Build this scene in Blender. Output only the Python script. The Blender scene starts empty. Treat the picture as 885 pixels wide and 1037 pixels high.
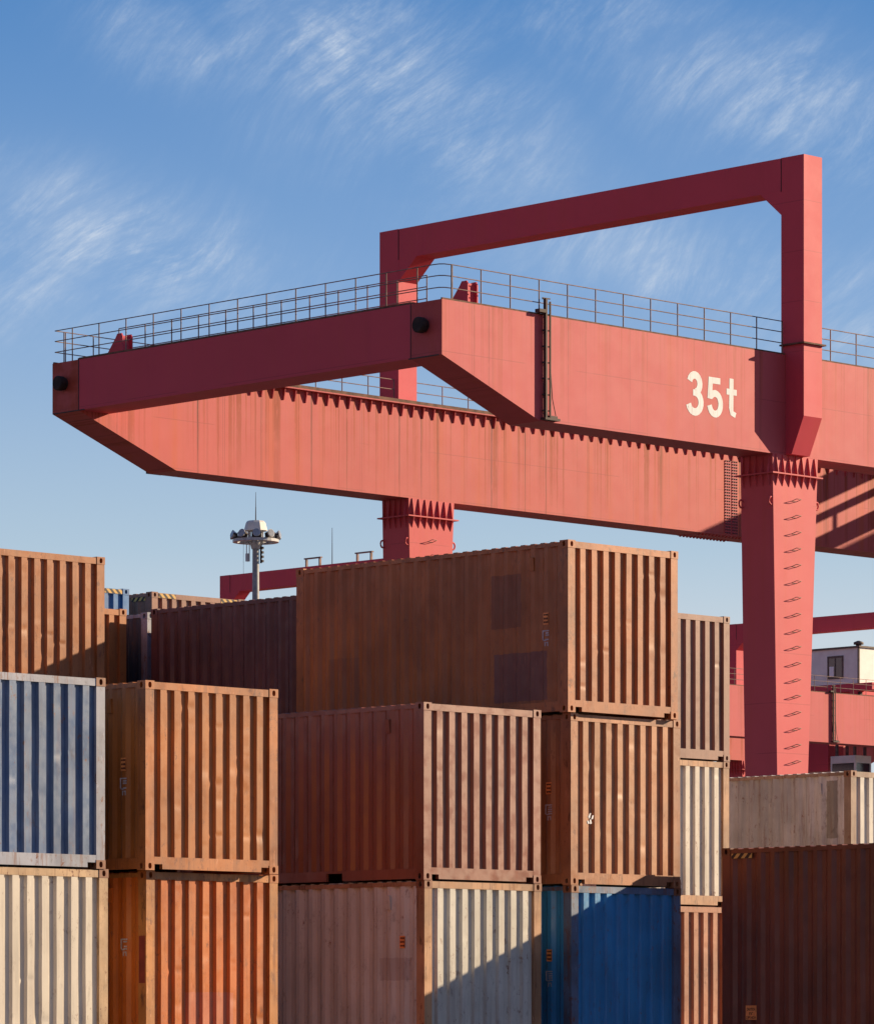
import bpy, math, random
from mathutils import Vector, Matrix
R = math.radians
sc = bpy.context.scene
col = sc.collection

# ------------------------------------------------------------------ camera
EYE = 3.0625
VIEW = R(45.791)                     # the lens looks between the two axes of the container rows
cam_d = bpy.data.cameras.new('camera'); cam = bpy.data.objects.new('camera', cam_d); col.objects.link(cam)
cam.location = (0, 0, EYE); cam.rotation_euler = (R(90), 0, VIEW - R(90))
cam_d.sensor_fit = 'HORIZONTAL'; cam_d.sensor_width = 36.0
cam_d.lens = 36 * 4446.4 / 885; cam_d.shift_y = (1038.8 - 518.5) / 885
cam_d.clip_start = 1.0; cam_d.clip_end = 20000
sc.camera = cam

# ------------------------------------------------------------------ light
SUN = Vector((1.0, -0.505, 0.385)).normalized()
SUN_EL = math.asin(SUN.z); SUN_ROT = math.atan2(SUN.x, SUN.y)
SKY_STRENGTH = 0.10
CLOUD_BRIGHT = 3.3
EXPOSURE = 0.9
w = bpy.data.worlds.new('World'); sc.world = w; w.use_nodes = True
wt = w.node_tree; wt.nodes.clear()
def wn(t, **k):
    n = wt.nodes.new(t)
    for a, b in k.items(): setattr(n, a, b)
    return n
def wlink(a, b): wt.links.new(a, b)
w_out = wn('ShaderNodeOutputWorld'); w_bg = wn('ShaderNodeBackground'); w_bg.inputs[1].default_value = SKY_STRENGTH
sky = wn('ShaderNodeTexSky', sky_type='NISHITA', sun_disc=False, sun_elevation=SUN_EL, sun_rotation=SUN_ROT,
         altitude=0.0, air_density=1.0, dust_density=0.6, ozone_density=3.0)
tc = wn('ShaderNodeTexCoord')
sep = wn('ShaderNodeSeparateXYZ'); wlink(tc.outputs['Generated'], sep.inputs[0])
def wmath(op, a, b=None, c=None):
    n = wn('ShaderNodeMath', operation=op)
    for i, v in enumerate((a, b, c)):
        if v is None: continue
        if isinstance(v, (int, float)): n.inputs[i].default_value = v
        else: wlink(v, n.inputs[i])
    return n.outputs[0]
# compass angle and height of the sky point, in degrees
az = wmath('MULTIPLY', wmath('ARCTAN2', sep.outputs[1], sep.outputs[0]), 180 / math.pi)
el = wmath('MULTIPLY', wmath('ARCSINE', sep.outputs[2]), 180 / math.pi)
# a clear blue sky that pales towards the horizon
tint = wn('ShaderNodeValToRGB'); wlink(wmath('MULTIPLY', el, 1 / 20.0), tint.inputs[0])
SKY_RAMP = [(0.0, (3.5, 3.65, 3.8)), (0.25, (3.05, 3.45, 3.85)), (0.31, (2.3, 3.0, 3.7)), (0.47, (1.12, 1.98, 3.45)), (0.66, (.43, 1.25, 2.85)), (1.0, (.28, .95, 2.35))]
SKY_MIX = 0.92
cr = tint.color_ramp
while len(cr.elements) < len(SKY_RAMP): cr.elements.new(0.5)
for e, (p, c) in zip(cr.elements, SKY_RAMP): e.position = p; e.color = (c[0] / 10, c[1] / 10, c[2] / 10, 1)
tsc = wn('ShaderNodeVectorMath', operation='SCALE'); wlink(tint.outputs[0], tsc.inputs[0]); tsc.inputs[3].default_value = 10.0
smix = wn('ShaderNodeMix', data_type='RGBA'); smix.inputs[0].default_value = SKY_MIX
wlink(sky.outputs[0], smix.inputs[6]); wlink(tsc.outputs[0], smix.inputs[7])
def smooth(v, lo, hi):
    n = wn('ShaderNodeMapRange', interpolation_type='SMOOTHSTEP'); wlink(v, n.inputs[0])
    n.inputs[1].default_value = lo; n.inputs[2].default_value = hi; return n.outputs[0]
away = wmath('COSINE', wmath('MULTIPLY', wmath('SUBTRACT', az, 185.0), math.pi/180))  # sky away from the view is warmed, added to redden the shaded faces
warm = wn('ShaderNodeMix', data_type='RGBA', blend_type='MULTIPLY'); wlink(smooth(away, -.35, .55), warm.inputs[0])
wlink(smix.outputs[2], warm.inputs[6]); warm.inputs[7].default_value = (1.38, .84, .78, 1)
# cirrus: wisps drawn out along one slanting direction, gathered in a few drifts
def cirrus_noise(rot, sx, sy, scale, detail, rough, dist, off):
    v0 = wn('ShaderNodeCombineXYZ'); wlink(az, v0.inputs[0]); wlink(el, v0.inputs[1]); v0.inputs[2].default_value = off*.37
    wp = wn('ShaderNodeTexNoise'); wp.inputs['Scale'].default_value = .30; wp.inputs['Detail'].default_value = 1; wlink(v0.outputs[0], wp.inputs['Vector'])
    ws = wn('ShaderNodeVectorMath', operation='SUBTRACT'); wlink(wp.outputs['Color'], ws.inputs[0]); ws.inputs[1].default_value = (.5, .5, .5)
    wk = wn('ShaderNodeVectorMath', operation='SCALE'); wlink(ws.outputs[0], wk.inputs[0]); wk.inputs[3].default_value = 1.6
    v = wn('ShaderNodeVectorMath', operation='ADD'); wlink(v0.outputs[0], v.inputs[0]); wlink(wk.outputs[0], v.inputs[1])
    m = wn('ShaderNodeMapping', vector_type='TEXTURE'); m.inputs['Rotation'].default_value = (0, 0, R(rot)); m.inputs['Scale'].default_value = (sx, sy, 1)
    wlink(v.outputs[0], m.inputs[0])
    n = wn('ShaderNodeTexNoise'); n.inputs['Scale'].default_value = scale; n.inputs['Detail'].default_value = detail
    n.inputs['Roughness'].default_value = rough; n.inputs['Distortion'].default_value = dist
    wlink(m.outputs[0], n.inputs['Vector']); return n.outputs[0]
def drift(a0, e0, ra, re, rot):
    """a soft oval patch of sky (degrees) that the wisps fill"""
    da = wmath('SUBTRACT', az, a0); de = wmath('SUBTRACT', el, e0)
    c, s = math.cos(R(rot)), math.sin(R(rot))
    p = wmath('ADD', wmath('MULTIPLY', da, c / ra), wmath('MULTIPLY', de, s / ra))
    q = wmath('ADD', wmath('MULTIPLY', da, -s / re), wmath('MULTIPLY', de, c / re))
    d = wmath('ADD', wmath('MULTIPLY', p, p), wmath('MULTIPLY', q, q))
    return wmath('POWER', 2.718, wmath('MULTIPLY', d, -1.0))
D0 = 45.791
def sky_at(px, py): return D0 - math.degrees(math.atan((px - 442.5) / 4446.4)), math.degrees(math.atan((1038.8 - py) / 4446.4))
drifts = None
for (px, py, rx, ry, rot, amt) in [(115, 245, 1.8, 0.62, 14, 1.25), (350, 60, 1.5, 1.0, 22, .95), (470, 125, 1.5, .8, 30, .85), (800, 110, 2.2, .8, 18, .75),
                                   (680, 270, 2.2, .55, 12, .7), (620, 20, 1.4, .6, 0, .45), (160, 40, 1.1, .5, 20, .5), (860, 320, 1.2, .8, 0, .5), (20, 300, 1.5, .6, -10, .6)]:
    a0, e0 = sky_at(px, py)
    d = wmath('MULTIPLY', drift(a0, e0, rx, ry, rot), amt)
    drifts = d if drifts is None else wmath('MAXIMUM', drifts, d)
fib = cirrus_noise(-46, 1.5, 0.33, 1.3, 13, .72, .12, 3.0)
fib2 = cirrus_noise(-25, 1.5, .8, .9, 10, .70, .25, 9.0)
veil = cirrus_noise(-30, 2.2, 1.3, .6, 5, .55, .4, 15.0)
fine = cirrus_noise(-50, .75, .14, 1.0, 9, .72, .2, 21.0)
wisps = wmath('MULTIPLY', smooth(fib, .30, .86), smooth(fib2, .28, .74))
wisps = wmath('MULTIPLY', wisps, wmath('ADD', .62, wmath('MULTIPLY', smooth(fine, .28, .72), .75)))
haze_ = wmath('MULTIPLY', smooth(veil, .30, .75), .30)
cl = wmath('MINIMUM', wmath('ADD', wmath('MULTIPLY', wmath('MULTIPLY', wisps, drifts), 1.45), wmath('MULTIPLY', drifts, haze_)), .8)
cl = wmath('MULTIPLY', cl, smooth(el, 3.0, 7.5))
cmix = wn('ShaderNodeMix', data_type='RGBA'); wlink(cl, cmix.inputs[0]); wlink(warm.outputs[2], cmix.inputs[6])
cmix.inputs[7].default_value = (CLOUD_BRIGHT * .96, CLOUD_BRIGHT * 1.1, CLOUD_BRIGHT * 1.3, 1)
wlink(cmix.outputs[2], w_bg.inputs[0]); wlink(w_bg.outputs[0], w_out.inputs[0])

sd = bpy.data.lights.new('sun', 'SUN'); sd.energy = 4.3; sd.angle = R(0.5); sd.color = (1.0, .785, .53)
so = bpy.data.objects.new('sun', sd); col.objects.link(so)
so.rotation_euler = SUN.to_track_quat('Z', 'Y').to_euler(); so.location = (100, -40, 60)
sc.view_settings.view_transform = 'Standard'; sc.view_settings.look = 'None'
sc.view_settings.exposure = EXPOSURE; sc.view_settings.gamma = 1.0; sc.view_settings.use_curve_mapping = False
sc.render.engine = 'CYCLES'; sc.cycles.max_bounces = 6; sc.cycles.diffuse_bounces = 4

# ------------------------------------------------------------------ helpers
class MB:
    """collects solids; build() links them as one mesh object"""
    def __init__(s): s.v = []; s.f = []; s.sm = []
    def add(s, vs, fs, smooth=False):
        o = len(s.v); s.v += [tuple(p) for p in vs]
        for f in fs: s.f.append(tuple(i + o for i in f)); s.sm.append(smooth)
    def box(s, x0, x1, y0, y1, z0, z1):
        s.add([(x0,y0,z0),(x1,y0,z0),(x1,y1,z0),(x0,y1,z0),(x0,y0,z1),(x1,y0,z1),(x1,y1,z1),(x0,y1,z1)],
              [(0,3,2,1),(4,5,6,7),(0,1,5,4),(1,2,6,5),(2,3,7,6),(3,0,4,7)])
    def prism(s, poly, axis, a, b):
        """poly of 2-D points in the plane across AXIS ('x': (y,z), 'y': (x,z), 'z': (x,y)), from a to b"""
        n = len(poly)
        if axis == 'x': mk = lambda p, t: (t, p[0], p[1])
        elif axis == 'y': mk = lambda p, t: (p[0], t, p[1])
        else: mk = lambda p, t: (p[0], p[1], t)
        area = sum(poly[i][0]*poly[(i+1)%n][1] - poly[(i+1)%n][0]*poly[i][1] for i in range(n))
        if (area < 0) != (axis == 'y'): poly = poly[::-1]
        vs = [mk(p, a) for p in poly] + [mk(p, b) for p in poly]
        fs = [tuple(range(n))[::-1], tuple(range(n, 2*n))] + [(i, (i+1)%n, n+(i+1)%n, n+i) for i in range(n)]
        s.add(vs, fs)
    def frustum(s, lo, hi):
        """two rectangles (x0,x1,y0,y1,z) joined by four sides"""
        q = lambda r: [(r[0],r[2],r[4]),(r[1],r[2],r[4]),(r[1],r[3],r[4]),(r[0],r[3],r[4])]
        s.add(q(lo) + q(hi), [(0,3,2,1),(4,5,6,7),(0,1,5,4),(1,2,6,5),(2,3,7,6),(3,0,4,7)])
    def tube(s, pts, r, n=6, r2=None):
        pts = [Vector(p) for p in pts]; rings = []
        for i, p in enumerate(pts):
            t = (pts[min(i+1, len(pts)-1)] - pts[max(i-1, 0)]).normalized()
            u = t.cross(Vector((0, 0, 1)))
            if u.length < 1e-3: u = Vector((1, 0, 0))
            u.normalize(); v = u.cross(t)
            rr = r if r2 is None else r + (r2 - r) * i / (len(pts) - 1)
            rings.append([p + rr * (math.cos(2*math.pi*k/n) * u + math.sin(2*math.pi*k/n) * v) for k in range(n)])
        vs = [q for g in rings for q in g]; fs = []
        for i in range(len(rings) - 1):
            for k in range(n): fs.append((i*n+k, i*n+(k+1)%n, (i+1)*n+(k+1)%n, (i+1)*n+k))
        s.add(vs, fs, True); o = [tuple(range(n))[::-1], tuple(range((len(rings)-1)*n, len(rings)*n))]
        s.add(vs, o)
    def lathe(s, prof, n=20, c=(0, 0, 0), smooth=True):
        vs = [(c[0] + r*math.cos(2*math.pi*k/n), c[1] + r*math.sin(2*math.pi*k/n), c[2] + z) for r, z in prof for k in range(n)]
        fs = [(i*n+k, i*n+(k+1)%n, (i+1)*n+(k+1)%n, (i+1)*n+k) for i in range(len(prof)-1) for k in range(n)]
        s.add(vs, fs, smooth)
        s.add(vs, [tuple(range(n))[::-1], tuple(range((len(prof)-1)*n, len(prof)*n))])
    def mesh(s, name, mat=None):
        m = bpy.data.meshes.new(name); m.from_pydata(s.v, [], s.f); m.update()
        m.polygons.foreach_set('use_smooth', s.sm)
        if mat: m.materials.append(mat)
        return m
    def build(s, name, mat, parent=None, bevel=0, soft=None):
        me = s.mesh(name, mat)
        if soft: me.polygons.foreach_set('use_smooth', [True]*len(me.polygons)); me.set_sharp_from_angle(angle=R(soft))
        o = bpy.data.objects.new(name, me); col.objects.link(o)
        if parent: o.parent = parent
        if bevel:
            b = o.modifiers.new('bevel', 'BEVEL'); b.width = bevel; b.segments = 2; b.limit_method = 'ANGLE'
        return o
def empty(name, loc, rz=0.0):
    o = bpy.data.objects.new(name, None); col.objects.link(o); o.location = loc; o.rotation_euler = (0, 0, rz)
    o.empty_display_size = .3; return o
def tag(o, label=None, cat=None, group=None, kind=None):
    if label: o['label'] = label
    if cat: o['category'] = cat
    if group: o['group'] = group
    if kind: o['kind'] = kind
    return o
def put(name, me, parent, mat=None, loc=None):
    """a part that shares a mesh; its own material sits on the object"""
    o = bpy.data.objects.new(name, me); col.objects.link(o); o.parent = parent
    if loc: o.location = loc
    if mat: o.material_slots[0].link = 'OBJECT'; o.material_slots[0].material = mat
    return o
def copy_tree(o, parent=None):
    c = o.copy(); col.objects.link(c); c.parent = parent
    for ch in list(o.children): copy_tree(ch, c)
    return c

# ------------------------------------------------------------------ materials
class NT:
    def __init__(s, name):
        s.m = bpy.data.materials.new(name); s.m.use_nodes = True; s.t = s.m.node_tree; s.t.nodes.clear()
        s.out = s.n('ShaderNodeOutputMaterial'); s.b = s.n('ShaderNodeBsdfPrincipled'); s.l(s.b.outputs[0], s.out.inputs[0])
    def n(s, t, **k):
        x = s.t.nodes.new(t)
        for a, b in k.items(): setattr(x, a, b)
        return x
    def l(s, a, b): s.t.links.new(a, b)
    def math(s, op, a, b=None, clamp=False):
        x = s.n('ShaderNodeMath', operation=op, use_clamp=clamp)
        for i, v in enumerate((a, b)):
            if v is None: continue
            if isinstance(v, (int, float)): x.inputs[i].default_value = v
            else: s.l(v, x.inputs[i])
        return x.outputs[0]
    def coord(s, scale=(1, 1, 1), off=(0, 0, 0)):
        t = s.n('ShaderNodeTexCoord'); m = s.n('ShaderNodeMapping'); m.inputs['Scale'].default_value = scale; m.inputs['Location'].default_value = off
        s.l(t.outputs['Object'], m.inputs[0]); return m.outputs[0]
    def noise(s, vec, scale, detail=4, rough=.55):
        x = s.n('ShaderNodeTexNoise'); x.inputs['Scale'].default_value = scale; x.inputs['Detail'].default_value = detail; x.inputs['Roughness'].default_value = rough
        s.l(vec, x.inputs['Vector']); return x.outputs[0]
    def ramp(s, v, lo, hi, a=0.0, b=1.0):
        x = s.n('ShaderNodeMapRange', interpolation_type='SMOOTHSTEP'); s.l(v, x.inputs[0])
        for i, q in zip((1, 2, 3, 4), (lo, hi, a, b)): x.inputs[i].default_value = q
        return x.outputs[0]
    def mix(s, fac, a, b, blend='MIX'):
        x = s.n('ShaderNodeMix', data_type='RGBA', blend_type=blend)
        for i, v in ((0, fac), (6, a), (7, b)):
            if isinstance(v, (int, float)): x.inputs[i].default_value = v
            elif isinstance(v, tuple): x.inputs[i].default_value = v + (1,) if len(v) == 3 else v
            else: s.l(v, x.inputs[i])
        return x.outputs[2]
    def bump(s, h, strength, dist=.01, prev=None):
        x = s.n('ShaderNodeBump'); x.inputs['Strength'].default_value = strength; x.inputs['Distance'].default_value = dist
        s.l(h, x.inputs['Height']); 
        if prev is not None: s.l(prev, x.inputs['Normal'])
        return x.outputs[0]
    def done(s, colr, rough=.6, nrm=None, metal=0.0, spec=.4):
        if isinstance(colr, tuple): s.b.inputs['Base Color'].default_value = colr + (1,)
        else: s.l(colr, s.b.inputs['Base Color'])
        if isinstance(rough, (int, float)): s.b.inputs['Roughness'].default_value = rough
        else: s.l(rough, s.b.inputs['Roughness'])
        s.b.inputs['Metallic'].default_value = metal; s.b.inputs['Specular IOR Level'].default_value = spec
        if nrm is not None: s.l(nrm, s.b.inputs['Normal'])
        return s.m
RUST = (.17, .055, .022)
def paint(name, base, seed=0, var=.28, streak=.35, chips=.5, fade=None, rough=.45, patches=(), rust=RUST, grime=.35, spec=.50):
    """worn container paint: blotches, sun-bleached areas, rust runs and chips, repainted patches"""
    t = NT(name); off = (seed*3.7, seed*1.9, seed*5.3)
    v = t.coord(off=off); vs = t.coord((5, 5, .32), off); vf = t.coord((1.6, 1.6, .8), off)
    dark = tuple(c*(1-var) for c in base); lite = tuple(min(1, c*(1+var*.8)) for c in base)
    c = t.mix(t.ramp(t.noise(v, .9, 5), .30, .72), dark, lite)
    if fade: c = t.mix(t.ramp(t.noise(vf, 1.1, 6, .65), .42, .72, 0, .75), c, fade)
    for (ax, p0, p1, z0, z1, pc, pf) in patches:
        g = t.n('ShaderNodeSeparateXYZ'); tcn = t.n('ShaderNodeTexCoord'); t.l(tcn.outputs['Object'], g.inputs[0])
        q = g.outputs[ax]; z = g.outputs[2]
        wob = t.math('MULTIPLY', t.math('SUBTRACT', t.noise(v, 9, 3), .5), .05)
        q = t.math('ADD', q, wob); z = t.math('ADD', z, wob)
        k = t.math('MULTIPLY', t.math('MULTIPLY', t.math('GREATER_THAN', q, p0), t.math('LESS_THAN', q, p1)),
                   t.math('MULTIPLY', t.math('GREATER_THAN', z, z0), t.math('LESS_THAN', z, z1)))
        c = t.mix(t.math('MULTIPLY', k, pf), c, pc)
    # dirt washed down, rust runs, chips
    c = t.mix(t.math('MULTIPLY', t.ramp(t.noise(vs, 1.0, 5, .6), .48, .78), grime), c, tuple(x*.35 for x in base), 'MIX')
    c = t.mix(t.math('MULTIPLY', t.ramp(t.noise(t.coord((9, 9, .5), off), 1.2, 7, .7), .52, .66), streak), c, rust)
    ch = t.ramp(t.noise(t.coord((1, 1, .55), off), 13, 8, .78), .60 - .05*chips, .645 - .05*chips)
    area = t.ramp(t.noise(v, 2.3, 5, .65), .42, .62)
    c = t.mix(t.math('MULTIPLY', t.math('MULTIPLY', ch, area), min(1, chips*1.4)), c, rust)
    dk = t.ramp(t.noise(t.coord((1, 1, .4), (seed*2.1, seed, seed*4.4)), 7, 8, .75), .56, .68)
    c = t.mix(t.math('MULTIPLY', dk, min(.75, .62*chips)), c, (.055, .022, .013))
    sc_ = t.ramp(t.noise(t.coord((26, 26, 3), off), 1.0, 5, .7), .63, .68)
    c = t.mix(t.math('MULTIPLY', sc_, .5*chips), c, tuple(min(1, x*1.5 + .12) for x in base))
    n1 = t.bump(t.noise(v, 60, 3), .2, .003); n2 = t.bump(t.noise(v, 3.0, 3), .07, .02, n1)
    return t.done(c, t.ramp(t.noise(v, 5, 4), .3, .7, rough - .09, rough + .10), n2, spec=spec)
def plain(name, base, var=.2, rough=.6, metal=0.0, scale=4.0, spec=.4):
    t = NT(name); v = t.coord()
    c = t.mix(t.ramp(t.noise(v, scale, 5), .3, .7), tuple(x*(1-var) for x in base), tuple(min(1, x*(1+var)) for x in base))
    return t.done(c, rough, t.bump(t.noise(v, scale*9, 3), .2, .004), metal, spec)
def crane_paint(name, base, seed, rustamt=1.0, top=None):
    """sun-faded red paint on steel plate: weld seams, rust runs that start at the deck edge (TOP) and thin out downwards"""
    t = NT(name); off = (seed*11.3, seed*7.1, 0); v = t.coord(off=off)
    g = t.n('ShaderNodeSeparateXYZ'); t.l(t.coord(), g.inputs[0])
    c = t.mix(t.ramp(t.noise(v, .35, 5), .3, .7), tuple(x*.96 for x in base), tuple(x*1.03 for x in base))
    c = t.mix(t.ramp(t.noise(t.coord((1.3, 1.3, .09), off), 1.0, 7, .65), .48, .78, 0, .22), c, tuple(x*.66 for x in base))
    # broad orange wash, then narrow runs
    c = t.mix(t.ramp(t.noise(t.coord((1.5, 1.5, .05), off), 1.0, 5, .62), .47, .72, 0, .55*rustamt), c, (.50, .088, .034))
    if top is not None:
        d = t.math('SUBTRACT', top, g.outputs[2])
        wander = t.math('ADD', g.outputs[0], t.math('MULTIPLY', t.noise(t.coord((.8, .8, 1.2), off), 1.0, 3), .06))
        cv = t.n('ShaderNodeCombineXYZ'); t.l(wander, cv.inputs[0]); cv.inputs[1].default_value = seed*3.3
        for (sc_, lo, hi, ln, amt, colr) in ((2.9, .545, .61, 3.8, .95, (.30, .036, .006)), (6.5, .545, .61, 2.4, .85, (.34, .048, .010)), (3.8, .600, .69, 6.5, .9, (.10, .015, .004))):
            n = t.n('ShaderNodeTexNoise'); n.inputs['Scale'].default_value = sc_; n.inputs['Detail'].default_value = 4; n.inputs['Roughness'].default_value = .7; t.l(cv.outputs[0], n.inputs['Vector'])
            run = t.ramp(n.outputs[0], lo, hi)
            length = t.math('MULTIPLY', t.noise(t.coord((.9, .9, .9), (seed, sc_, 0)), 1.0, 2), 2*ln)
            fade = t.math('SUBTRACT', 1.0, t.math('DIVIDE', d, length), True)
            brk = t.ramp(t.noise(t.coord((7, 7, 1.5), off), 1.0, 5, .7), .22, .50)
            c = t.mix(t.math('MULTIPLY', t.math('MULTIPLY', t.math('MULTIPLY', run, fade), brk), min(1, amt*rustamt)), c, colr)
    fz = t.math('ABSOLUTE', t.math('SUBTRACT', t.math('FRACT', t.math('MULTIPLY', t.math('ADD', g.outputs[2], 0.28), 1/1.62)), .5))
    seam = t.math('LESS_THAN', fz, .009)
    part_ = t.ramp(t.noise(t.coord((.25, .25, .25), off), 1.0, 2), .45, .50)
    c = t.mix(t.math('MULTIPLY', t.math('MULTIPLY', seam, part_), .35), c, tuple(x*.45 for x in base))
    fx = t.math('ABSOLUTE', t.math('SUBTRACT', t.math('FRACT', t.math('MULTIPLY', t.math('ADD', g.outputs[0], .9), 1/6.1)), .5))
    c = t.mix(t.math('MULTIPLY', t.math('LESS_THAN', fx, .0032), .22), c, tuple(x*.45 for x in base))
    spk = t.ramp(t.noise(v, 6.5, 6, .7), .68, .73)
    c = t.mix(t.math('MULTIPLY', spk, .45*rustamt), c, (.14, .05, .03))
    n2 = t.bump(t.noise(v, 30, 3), .10, .003)
    return t.done(c, t.ramp(t.noise(v, 1.5, 4), .3, .7, .54, .58), n2, spec=.21)
CRANE = (.49, .080, .090)
M = dict(
    crane=crane_paint('crane_red_paint', CRANE, 1, .45, 24.76), crane_rear=crane_paint('rust_streaked_crane_paint', (.49, .090, .084), 4, 1.15, 24.4), crane_leg=crane_paint('crane_leg_paint', (.57, .088, .100), 2, .45),
    crane_portal=crane_paint('crane_portal_paint', (.56, .062, .086), 3, .2),
    rusty=plain('rusty_steel', (.13, .06, .035), .4, .8), rail=plain('weathered_rail_steel', (.21, .13, .105), .35, .65),
    dark=plain('dark_steel', (.045, .03, .028), .3, .7), rubber=plain('black_rubber', (.030, .017, .014), .4, .85),
    white=paint('off_white_lettering', (.68, .70, .70), 55, .05, .30, .3, grime=.12, spec=.15), galv=plain('galvanised_steel', (.25, .255, .265), .15, .55, .2),
    lamp=plain('grey_lamp_housing', (.40, .40, .41), .2, .45), lens=plain('lamp_glass', (.30, .31, .33), .2, .2, spec=.6),
    cream=plain('cream_sheet_metal', (.72, .70, .66), .06, .55, scale=1.5), trim=plain('brown_trim', (.12, .085, .07), .3, .7),
    glass=plain('dark_window_glass', (.03, .035, .045), .2, .08, spec=.8), paper=plain('white_paper', (.8, .8, .8), .03, .8),
    orange=plain('orange_sticker', (.85, .30, .09), .2, .6, scale=12), ink=plain('black_ink', (.06, .015, .01), .2, .7),
    mark=plain('white_stencil', (.48, .44, .46), .25, .7, scale=20), hole=plain('dark_vent', (.03, .018, .014), .2, .8),
)
def hazard():
    t = NT('hazard_stripes'); g = t.n('ShaderNodeSeparateXYZ'); t.l(t.coord(), g.inputs[0])
    s = t.math('FRACT', t.math('MULTIPLY', t.math('ADD', t.math('ADD', g.outputs[0], g.outputs[1]), g.outputs[2]), 1/.15))
    c = t.mix(t.math('GREATER_THAN', s, .5), (.03, .02, .018), (.62, .38, .10))
    return t.done(c, .6)
M['hazard'] = hazard()

# ------------------------------------------------------------------ ground
def ground():
    t = NT('concrete_yard'); v = t.coord()
    c = t.mix(t.ramp(t.noise(v, .25, 6), .3, .7), (.085, .075, .065), (.135, .12, .10))
    c = t.mix(t.ramp(t.noise(t.coord((.3, 1.2, 1)), 1.0, 5), .55, .75, 0, .5), c, (.06, .055, .05))
    g = t.n('ShaderNodeTexBrick'); g.inputs['Scale'].default_value = .2; g.inputs['Mortar Size'].default_value = .004; t.l(v, g.inputs['Vector'])
    g.inputs['Color1'].default_value = g.inputs['Color2'].default_value = (1, 1, 1, 1); g.inputs['Mortar'].default_value = (.3, .3, .3, 1)
    c = t.mix(.6, c, g.outputs[0], 'MULTIPLY')
    m = t.done(c, .85, t.bump(t.noise(v, 20, 4), .3, .01))
    b = MB(); b.add([(-6000, -6000, 0), (6000, -6000, 0), (6000, 6000, 0), (-6000, 6000, 0)], [(0, 1, 2, 3)])
    tag(b.build('ground', m), kind='structure')
ground()

# ------------------------------------------------------------------ containers
CW, CL = 2.438, 6.058
STD, HIGH = 2.591, 2.896
def profile(length, ridge, slope, pitch, depth, first_recess=True):
    """offsets (s, n) across a corrugated wall; n = 0 on the outer flats, depth in the recesses"""
    k = int((length - .05) // pitch); rec = (length - k*(ridge + 2*slope)) / (k + 1)
    pts = [(0, depth)]; s = 0
    for i in range(k):
        s += rec; pts.append((s, depth)); s += slope; pts.append((s, 0)); s += ridge; pts.append((s, 0)); s += slope; pts.append((s, depth))
    pts.append((length, depth)); return pts
def wall_mesh(pts, z0, z1, nz, place, rnd=None, dents=0, size=.024):
    """corrugated wall; PLACE(s, n, z) gives the point; DENTS knocks are pressed into the outer ridges"""
    zs = [z0 + (z1 - z0)*i/nz for i in range(nz + 1)]
    ridges = [(pts[i][0] + pts[i+1][0])/2 for i in range(len(pts)-1) if pts[i][1] == 0 and pts[i+1][1] == 0]
    ds = []
    for _ in range(dents):
        if not ridges: break
        c = rnd.choice(ridges)
        ds.append((c + rnd.uniform(-.07, .07), rnd.uniform(z0 + .1, z1 - .1), rnd.uniform(.02, .055), rnd.uniform(.025, .09), rnd.uniform(.25, 1.0)**2*size*.5, rnd.uniform(-.004, .004)))
    wav = {round(c, 4): [(rnd.uniform(-.0016, .0016), rnd.uniform(.4, 2.0), rnd.uniform(0, 6)) for _ in range(3)] for c in ridges} if rnd else {}
    vs = []
    for z in zs:
        for (s, n) in pts:
            ss, nn = s, n
            if rnd and 0 < s < pts[-1][0]:
                c = min(ridges, key=lambda q: abs(q - s))
                for a, fq, ph in wav[round(c, 4)]: ss += a*math.sin(fq*z*3 + ph)
                for (ds_, dz_, rs, rz, dp, sh) in ds:
                    g = math.exp(-((s - ds_)/rs)**2 - ((z - dz_)/rz)**2)
                    if g > .02:
                        ss += sh*g
                        if n < .02: nn += dp*g
            vs.append(place(ss, nn, z))
    m = len(pts); fs = [(j*m+i, j*m+i+1, (j+1)*m+i+1, (j+1)*m+i) for j in range(nz) for i in range(m-1)]
    return vs, fs
def oval(cu, cv, ru, rv, n=12):
    return [(cu + ru*math.copysign(abs(math.cos(2*math.pi*k/n))**.8, math.cos(2*math.pi*k/n)), cv + rv*math.copysign(abs(math.sin(2*math.pi*k/n))**.8, math.sin(2*math.pi*k/n))) for k in range(n)]
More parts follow.
